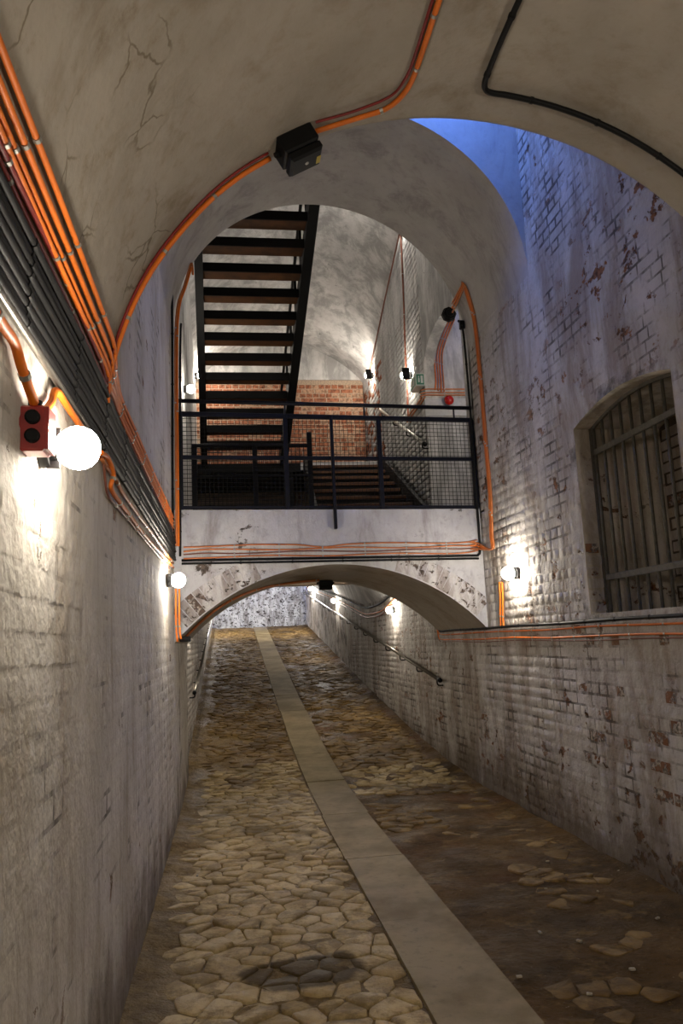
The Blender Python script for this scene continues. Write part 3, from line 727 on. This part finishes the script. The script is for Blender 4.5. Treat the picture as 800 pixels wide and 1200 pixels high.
# left corner of landing wall
def yy(L, y): return [ony(u, v, y) for u, v in L]
cable('black conduit standing left of the orange cable at left corner', yy([(203, 334), (202, 331), (201.5, 345), (202, 420), (202, 520), (202.5, 600), (204, 648)], 7.20), .011, 'black_cable', .5, 'black', name='conduit', cat='conduit', sub=3)
cable('black conduit standing right of the orange cable at left corner', yy([(212, 379), (211.5, 390), (211, 430), (211, 520), (211, 600), (211, 652)], 7.38), .011, 'black_cable', .5, 'black', name='conduit', cat='conduit', sub=3)
for i, (dx, m) in enumerate(((-1.3, 'orange_dull'), (1.0, 'orange'))):
    cable('%s orange cable curving up the left corner of the landing' % ('outer' if i == 0 else 'inner'), yy([(226, 322), (224.5 + dx * .3, 311 - dx * -2), (217 + dx, 335), (210.5 + dx, 353), (207.8 + dx, 372), (206.8 + dx, 392), (206.5 + dx, 430), (207.2 + dx, 520), (208 + dx, 620), (208 + dx, 640)], 7.32), .010, m, .75)
for i, dx in enumerate((-2, 2)):
    cable('%s orange cable dropping below the lamp at left corner' % ('left' if i == 0 else 'right'), yy([(208 + dx, 690), (208 + dx, 715), (208.5 + dx, 738), (210 + dx, 752 - 3 * i)], 7.1), .009, 'orange', .3)
# landing wall: four orange lines and two black pipes
def E_(x, z, off=.014): return (x, Y2(x) - off, z)
for i, z in enumerate((2.532, 2.492, 2.462, 2.425)):
    lab = ['highest', 'second', 'third', 'lowest'][i]
    pts = [E_(-.40, z - .01)] + [E_(x, z + .007 * math.sin(x * 5 + i * 2) + (.02 * math.exp(-((x - .95) / .12) ** 2) * (-1 if i == 0 else 0))) for x in np.linspace(-.2, 2.3, 12)]
    pts += [E_(2.46, z + .004), E_(2.545, z + .02, .03)]
    cable('%s of four orange cables across the landing wall' % lab, pts, .0075 if i != 2 else .006, 'orange_dull' if i != 2 else 'brown_cable', .43, group='cables across landing wall')
cable('upper of two black pipes across the landing wall turning up at right', [E_(-.42, 2.398, .018), E_(.6, 2.396, .018), E_(1.6, 2.394, .018), E_(2.45, 2.392, .018), E_(2.545, 2.40, .02), E_(2.570, 2.45, .025), E_(2.572, 2.7, .03), E_(2.572, 3.2, .03), E_(2.572, 4.0, .03), E_(2.56, 4.75, .03), E_(2.535, 4.9, .03), E_(2.52, 4.94, .0)], .012, 'black_cable', .5, 'black', name='conduit', cat='conduit')
cable('lower of two black pipes across the landing wall', [E_(-.42, 2.368, .018), E_(.6, 2.366, .018), E_(1.6, 2.364, .018), E_(2.55, 2.362, .018)], .010, 'black_cable', .5, 'black', name='conduit', cat='conduit')
for i in range(3):
    d = (i - 1) * .035; lab = ['nearest the pipe', 'in the middle', 'furthest from the pipe'][i]
    px = [(571, 650), (576, 643), (575.5, 625), (574, 581), (569, 520), (562.7, 443), (556, 378), (548.5, 348.5), (543, 333)]
    pts = [E_(2.47, 2.53 - .035 * i, .016), E_(2.55, 2.52 - .03 * i, .022)]
    for u, v in px[1:]:
        q = onx(u, v, XR - .012)
        if q[2] > ZA: q = cyl(u, v, X0, ZA, R1 - .012)
        pts.append((q[0], min(q[1] - d, Y2(q[0]) - .015 - .02 * i), q[2] + (i - 1) * -.03 * (v < 340)))
    e = pts[-1]; pts += [(e[0] - .005, e[1] + .03, e[2] - .02), (e[0] - .01, Y2(e[0]) + .03, e[2] - .06 - .02 * i)]
    cable('orange cable up the right corner of the landing, %s' % lab, pts, .010, 'orange_dull' if i != 1 else 'orange', .7, group='cables at right corner')
# right wall runs under the window
cable('black cable along the right wall under the window', [(XR - .02, y_, 1.655 + .004 * math.sin(y_ * 3)) for y_ in (-4, 0, 2, 3, 4, 5, 6, 7, 8, 9, 9.5)] + [(XR - .02, 9.62, 1.70), (XR - .05, 9.70, 1.85)], .012, 'black_cable', .45, 'black')
for i, z in enumerate((1.612, 1.548, 1.522)):
    cable('%s orange cable along the right wall under the window' % ['upper', 'middle', 'lower'][i], [(XR - .018, y_, z + .006 * math.sin(y_ * 2.7 + i)) for y_ in (-4, 0, 2, 3, 3.8, 4.6, 5.4, 6.2, 7, 8, 9, 9.5)] + [(XR - .02, 9.63, z + .05), (XR - .03, 9.69, z + .3)], .0072 if i < 2 else .0045, 'orange' if i < 2 else 'brown_cable', .42)
for i, u in enumerate((586, 589)):
    cable('%s orange cable from the right lamp down to the cable run' % ('left' if i == 0 else 'right'), [onx(u - 1, 682, XR - .02), onx(u, 700, XR - .018), onx(u, 720, XR - .018), onx(u + 1, 735, XR - .018)], .009, 'orange', .3)
# lower arch soffit
pts = [cyl(u, v, LX, LZ, LR - .014) for u, v in [(217, 747), (235, 729), (255, 713), (280, 699), (305, 690), (335, 684), (360, 681), (374, 680)]]
cable('orange cable along the soffit of the low arch to a black box', pts, .014, 'orange_dull', .6)
pc = cyl(381, 680, LX, LZ, LR); jbox('small black junction box under the crown of the low arch', tuple(pc), (1, 0, 0), (0, 1, 0), (0, 0, -1), (.17, .11, .12), yellow=False)
mb = MB(); q = ony(217, 749, 7.5); mb.box((q[0], q[1], q[2]), (.10, .06, .05), None, 0, .006)
t = thing('cable_gland', 'black cable gland block at left foot of the low arch', 'cable gland', tuple(q)); part(mb, 'body', 'black', t)
mb = MB(); mb.box((q[0], q[1] - .034, q[2]), (.08, .012, .02), None, 0, .003); part(mb, 'cover', 'black', t)
# ramp wall cables
def zc(y): return zs(y) - .03
cable('black cable at the spring line of the ramp vault', [(2.585, y_, z_) for y_, z_ in ((11.0, 2.26), (11.8, 2.30), (12.5, 2.26), (13.3, 2.19), (14.2, 2.17), (15, 2.2), (16.5, 2.38), (19, 2.69), (22, 3.03), (26, 3.48))], .016, 'black_cable', 0)
for i in range(2):
    cable('%s brown cable below the black cable on the ramp wall' % ('upper' if i == 0 else 'lower'), [(2.59, y_, z_ - .09 - .06 * i) for y_, z_ in ((11.0, 2.26), (11.8, 2.30), (12.5, 2.24), (13.3, 2.15), (14.2, 2.14), (15, 2.17), (16.5, 2.36), (19, 2.68), (22, 3.03), (26, 3.48))], .012, 'orange_dull' if i == 0 else 'brown_cable', 0)
# hall cables
cable('thin brown cable along the vault edge down to the corner lamp', [onx(u, v, XR - .03) for u, v in ((469, 268), (462, 300), (452, 345), (442, 392), (433, 434))], .012, 'brown_cable', 0)
cable('thin brown cable straight down past the hooded lamp', [onx(u, v, XR - .015) for u, v in ((469, 270), (471, 310), (473, 360), (475, 420), (477, 450), (478, 490))], .012, 'brown_cable', .6)
YA = DY1 - .014
for i, d in enumerate((-4.5, -1.5, 1.5, 4.5)):
    m = 'orange_dull' if i % 2 else 'orange'
    cable('orange cable climbing the side doorway wall, number %s from left' % ['one', 'two', 'three', 'four'][i], yy([(515 + d * 1.2, 457 + i), (515 + d, 446), (513.5 + d, 425), (514 + d, 412), (518 + d, 398), (523 + d, 385), (528 + d, 374)], YA), .009, m, .35)
for i, v in enumerate((456, 460, 463)):
    cable('%s orange cable across the side doorway wall' % ['upper', 'middle', 'lower'][i], [ony(492, v + 1.5, YA), ony(500, v, YA), ony(520, v, YA), ony(550, v, YA), ony(575, v, YA)], .009, 'orange_dull', .3)
for i, d in enumerate((0, 3.5)):
    cable('%s orange cable slanting behind the exit sign to the railing' % ('left' if i == 0 else 'right'), [onx(494 + d, 466, XR - .015), onx(488 + d, 475, XR - .015), onx(479 + d, 487, XR - .015), onx(477 + d, 495, XR - .015)], .011, 'orange_dull')
for i, v in enumerate((471, 474)):
    cable('%s orange cable running right from the red bell' % ('upper' if i == 0 else 'lower'), [ony(530, v, YA), ony(536, v, YA), ony(570, v, YA)], .008, 'orange_dull')
# ================================================================== SMALL FITTINGS IN THE HALL
q = ony(525, 470, DY1 - .03); t = thing('alarm_bell', 'round red alarm bell on the side doorway wall', 'bell', tuple(q))
mb = MB(); mb.lathe((q[0], DY1 - .028, q[2]), (0, -1, 0), [(0, 0), (0, .05), (.03, .05), (.035, 0)], 18); part(mb, 'base', 'black', t)
mb = MB(); mb.lathe((q[0], DY1 - .058, q[2]), (0, -1, 0), [(0, .062), (.012, .066), (.03, .058), (.045, .036), (.052, .012), (.053, 0)], 22); part(mb, 'gong', 'bell', t, True)
q0, q1 = ony(498, 466, DY1 - .05), ony(552, 479, DY1 - .05)
t = thing('trunking_box', 'flat white box on the wall under the red bell', 'box', ((q0[0] + q1[0]) / 2, DY1, q1[2]))
mb = MB(); mb.b2(q0[0], q1[0], DY1 - .022, DY1, q1[2] - .09, q0[2] + .0, 0, .004); part(mb, 'body', 'white_box', t)
mb = MB(); mb.b2(q0[0] + .01, q1[0] - .01, DY1 - .026, DY1 - .021, q1[2] - .08, q0[2] - .01, 0, .002); part(mb, 'lid', 'white_box', t)
# exit sign
pts = [onx(489, 438, XR - .06), onx(489, 460, XR - .06)]; c = Vector(((XR - .06), (pts[0][1] + pts[1][1]) / 2, (pts[0][2] + pts[1][2]) / 2))
t = thing('exit_sign', 'green and white exit sign box on the stair hall wall', 'sign', tuple(c))
mb = MB(); mb.box(c, (.12, .30, .17), None, 0, .008); part(mb, 'housing', 'sign_white', t)
mb = MB(); mb.box(c + Vector((-.062, 0, 0)), (.004, .27, .14)); mb.box(c + Vector((0, -.152, 0)), (.10, .004, .14)); pnl = part(mb, 'panel', 'sign_green', t)
mb = MB(); mb.box(c + Vector((-.066, .06, 0)), (.003, .06, .1)); mb.box(c + Vector((-.066, -.05, .035)), (.003, .02, .02)); mb.box(c + Vector((-.066, -.045, -.005)), (.003, .03, .05)); mb.box(c + Vector((-.066, -.03, -.04)), (.003, .05, .014))
mb.box(c + Vector((.02, -.156, 0)), (.03, .003, .1)); mb.box(c + Vector((-.02, -.156, .035)), (.015, .003, .02)); mb.box(c + Vector((-.02, -.156, -.01)), (.02, .003, .06)); part(mb, 'pictogram', 'sign_white', pnl)
# round black box in the doorway arch and a small switch beside it
q = onx(526, 368, XR - .03); t = thing('junction_box', 'round black junction box under the side doorway arch', 'junction box', tuple(q))
mb = MB(); mb.lathe((q[0], q[1] + .04, q[2]), (0, -1, 0), [(0, 0), (0, .085), (.05, .085), (.05, .075), (.075, .07), (.08, 0)], 8); part(mb, 'body', 'black', t)
mb = MB(); mb.lathe((q[0], q[1] - .04, q[2]), (0, -1, 0), [(0, .05), (.012, .045), (.013, 0)], 8); part(mb, 'cover', 'black', t)
q = onend(541, 381, .03); t = thing('switch_box', 'small black switch above the right corner pipe', 'switch', tuple(q))
mb = MB(); mb.box(q, (.05, .05, .10), None, 0, .01); part(mb, 'body', 'black', t)
mb = MB(); mb.tube([(q[0], q[1] - .02, q[2]), (q[0] - .02, q[1] - .05, q[2] - .03)], .008); part(mb, 'lever', 'black', t)

# ================================================================== LANDING RAILING
def A_(x, z, off=.05): return (x, Y2(x) - off + .05, z)
RO = -.02
rl = thing('railing', 'blue-black steel railing with wire mesh along the landing edge', 'railing', (X0, Y2(X0), DECK))
def rp(x, z): return (x, Y2(x) + .02, z)
mb = MB(); mb.tube([rp(-.44, 3.958), rp(2.60, 3.972)], .021, 12); part(mb, 'handrail', 'navy', rl, True)
mb = MB(); mb.bar(rp(-.44, 3.825), rp(2.60, 3.838), .04, .045, bev=.004); part(mb, 'top_bar', 'navy', rl)
mb = MB(); mb.bar(rp(-.44, 3.395), rp(2.60, 3.415), .03, .038, bev=.003); part(mb, 'middle_bar', 'navy', rl)
mb = MB(); mb.bar(rp(-.44, 2.905), rp(2.60, 2.905), .03, .03, bev=.003); part(mb, 'bottom_bar', 'navy', rl)
for x in (-.42, .60, 1.565, 2.585):
    mb = MB(); mb.bar(rp(x, 2.88), rp(x, 3.84), .045, .045, (1, 0, 0), bev=.004); part(mb, 'post', 'navy', rl)
mb = MB(); mb.bar((1.066, Y2(1.066) - .028, 2.68), (1.066, Y2(1.066) - .01, 3.84), .045, .03, (1, 0, 0), bev=.004); part(mb, 'post', 'navy', rl)
for x in (.60, 1.42, 2.40):
    mb = MB(); mb.bar(rp(x, 3.84), rp(x, 3.96), .014, .014, (1, 0, 0)); part(mb, 'bracket', 'navy', rl)
mb = MB()
for x in np.arange(-.40, 2.57, .042):
    mb.bar(rp(x, 2.91), rp(x, 3.82), .0042, .0042, (1, 0, 0))
for z in np.arange(2.94, 3.81, .042): mb.bar(rp(-.42, z), rp(2.585, z), .0042, .0042)
part(mb, 'wire_mesh', 'black', rl)
# guard around the foot of the upper flight
gy = 9.33
gr = thing('guard_rail', 'blue guard rail behind the landing mesh at the foot of the stairs', 'railing', (.35, gy, DECK))
for x in (-.36, .36, 1.03):
    mb = MB(); mb.b2(x - .03, x + .03, gy - .03, gy + .03, DECK, 4.0 if x < 1 else 4.14, 0, .004); part(mb, 'post', 'navy', gr)
mb = MB(); mb.bar((-.38, gy, 3.985), (1.05, gy, 3.975), .05, .04, bev=.004); part(mb, 'top_rail', 'navy', gr)
mb = MB(); mb.bar((-.38, gy, 3.60), (1.05, gy, 3.60), .03, .03, bev=.004); part(mb, 'middle_rail', 'navy', gr)
mb = MB()
for x in np.arange(-.34, 1.0, .05): mb.bar((x, gy, 2.9), (x, gy, 3.97), .005, .005, (1, 0, 0))
for z in np.arange(2.95, 3.95, .05): mb.bar((-.36, gy, z), (1.03, gy, z), .005, .005)
part(mb, 'wire_mesh', 'black', gr)

# ================================================================== STAIRS
RISE, GO = .161, .325
st = thing('staircase', 'upper flight of open timber treads rising towards the viewer', 'staircase', (.35, 12.3, 4.46))
def f2(Y, k): t = (12 - Y) / 3.57; return (-.315 + .06 * t) if k == 0 else (.935 + .115 * t)
for i in range(-0, 17):
    Y = 12 - GO * i; z = 4.62 + RISE * i; xa, xb = f2(Y, 0) + .02, f2(Y, 1) - .02
    mb = MB(); mb.b2(xa, xb, Y - .11, Y + .14, z, z + .04, 0, .004); tr = part(mb, 'tread', 'wood', st)
    mb = MB(); mb.b2(xa, xb, Y - .135, Y - .112, z - .025, z + .085); child_of(mb.build('edge_angle', 'black'), st); 
for k in (0, 1):
    Ya, Yb_ = 12.3, 12 - GO * 16.5
    za, zb = 4.62 - .161 * .9, 4.62 + RISE * 16.5
    mb = MB(); mb.bar((f2(Ya, k), Ya, za + .03), (f2(Yb_, k), Yb_, zb + .03), (.10 if k == 0 else .12), .24, bev=.004); part(mb, 'stringer', 'black', st)
    for i in range(2, 17, 2):
        Y = 12 - GO * i; z = 4.66 + RISE * i
        mb = MB(); mb.b2(f2(Y, k) - .018, f2(Y, k) + .018, Y - .018, Y + .018, z, z + .95, 0, .003); part(mb, 'baluster', 'black', st)
    mb = MB(); mb.tube([(f2(Ya, k), Ya, za + 1.1), (f2(Yb_, k), Yb_, zb + 1.1)], .022, 10); part(mb, 'handrail', 'black', st, True)
st1 = thing('staircase', 'lower flight of dark timber steps climbing away to the brick wall', 'staircase', (1.8, 9.4, DECK))
for i in range(9):
    Y = 9.38 + GO * i; z = 3.04 + RISE * i; xa = 1.10 + .02 * i
    mb = MB(); mb.b2(xa, 2.45, Y - .02, Y + .30, z - .045, z, 0, .004); part(mb, 'tread', 'wood', st1)
    mb = MB(); mb.b2(xa, 2.45, Y + .02, Y + .035, z - RISE, z - .046); part(mb, 'riser', 'black', st1)
for x0, x1 in ((1.08, 1.24), (2.47, 2.47)):
    mb = MB(); mb.bar((x0, 9.2, 2.93), (x1, 12.0, 4.32), .05, .30, bev=.004); part(mb, 'stringer', 'black', st1)
mb = MB(); mb.b2(XL + .01, XR - .02, 12.32, 14.0, 4.30, 4.45)
ml = tag(mb.build('stair_landing', 'black'), 'dark stair landing in front of the red brick wall', 'landing')
mb = MB(); mb.b2(1.2, 2.47, 12.30, 12.34, 4.33, 4.455); part(mb, 'nosing', 'white_box', ml)
for x in (1.05, 2.5):
    mb = MB(); mb.b2(x - .04, x + .04, 12.36, 12.44, DECK, 4.30); part(mb, 'leg', 'black', ml)

# ================================================================== HANDRAILS
def handrail(label, a, b, n, rail_r, wallx, every, mat):
    a, b = Vector(a), Vector(b); t = thing('handrail', label, 'handrail', tuple(a))
    mb = MB(); mb.tube([a, b], rail_r, 12); part(mb, 'rail', mat, t, True)
    mb = MB(); d = (b - a).normalized(); mb.tube([a - d * .03, a + d * .02], rail_r * 1.25, 12); part(mb, 'end_cap', 'black', t, True)
    L = (b - a).length; k = .12
    while k < L:
        p = a + d * k; s = 1 if wallx > p.x else -1
        mb = MB(); mb.tube(spline([p, p + Vector((0, 0, -.06)), p + Vector((s * .02, 0, -.085)), (wallx, p.y, p.z - .085)], 4), .009, 8); part(mb, 'bracket', 'black', t, True)
        k += every
    return t
handrail('long steel handrail on the right wall of the ramp', (2.526, 9.48, 1.067), (2.526, 26.3, 3.25), None, .022, XR, 1.05, 'steel')
handrail('steel handrail on the left wall of the ramp', (-.47, 11.0, .99), (-.47, 26.0, 2.66), None, .022, -.55, 1.3, 'steel')
pa, pb = onx(497, 520, XR - .08), onx(445, 480, XR - .08)
handrail('pale handrail on the stair hall wall behind the landing mesh', pa, pb, None, .024, XR, .9, 'zinc')

# ================================================================== WINDOW GRILLE
XGR = 2.745
wg = thing('window_grille', 'olive grey iron bar grille in the arched window', 'grille', (XGR, (WY0 + WY1) / 2, WZ0))
nb = 10
for k in range(nb):
    y_ = WY0 + .05 + (WY1 - WY0 - .09) * k / (nb - 1) 
    mb = MB(); mb.tube([(XGR, y_, WZ0), (XGR, y_, warch(y_) - .01)], .0115, 10); part(mb, 'bar', 'grille', wg, True)
for z in (1.965, 2.90):
    mb = MB(); mb.b2(XGR - .012, XGR + .012, WY0, WY1, z - .022, z + .022, 0, .003); part(mb, 'crossbar', 'grille', wg)
mb = MB()
for a, b in zip(np.linspace(WY0, WY1, 13)[:-1], np.linspace(WY0, WY1, 13)[1:]): mb.bar((XGR, a, warch(a) - .012), (XGR, b, warch(b) - .012), .02, .024, (0, 0, 1))
part(mb, 'arch_bar', 'grille', wg)
for y_ in (WY1 - .014, WY0 + .014):
    mb = MB(); mb.b2(XGR - .02, XGR + .02, y_ - .014, y_ + .014, WZ0, WZS, 0, .003); part(mb, 'frame_upright', 'grille', wg)

# ================================================================== LITTER
for i, (u, v) in enumerate([(639, 1037), (641, 1005), (770, 1074), (632, 1086), (678, 1097), (700, 1041), (608, 1142), (476, 1112), (231, 1025), (333, 1041), (365, 1127), (725, 1018), (690, 1160), (740, 1130)]):
    d = ray(u, v); tt_ = -1.57 / d[2]; q = CAM + d * tt_
    mb = MB(); s = rng.uniform(.008, .016); R = Matrix.Rotation(rng.uniform(0, 3), 3, 'Z')
    mb.box((0, 0, 0), (s * 1.9, s, s * .8), R, 0, .003)
    o = tag(mb.build('stone_chip', 'chip'), 'small pale stone chip lying loose on the floor', 'stone chip', 'loose stone chips on the floor'); o.location = (q[0], q[1], prof(q[1]) + mudh(q[0], q[1]) + (.022 if q[0] < SX0 else .006) + s * .3)
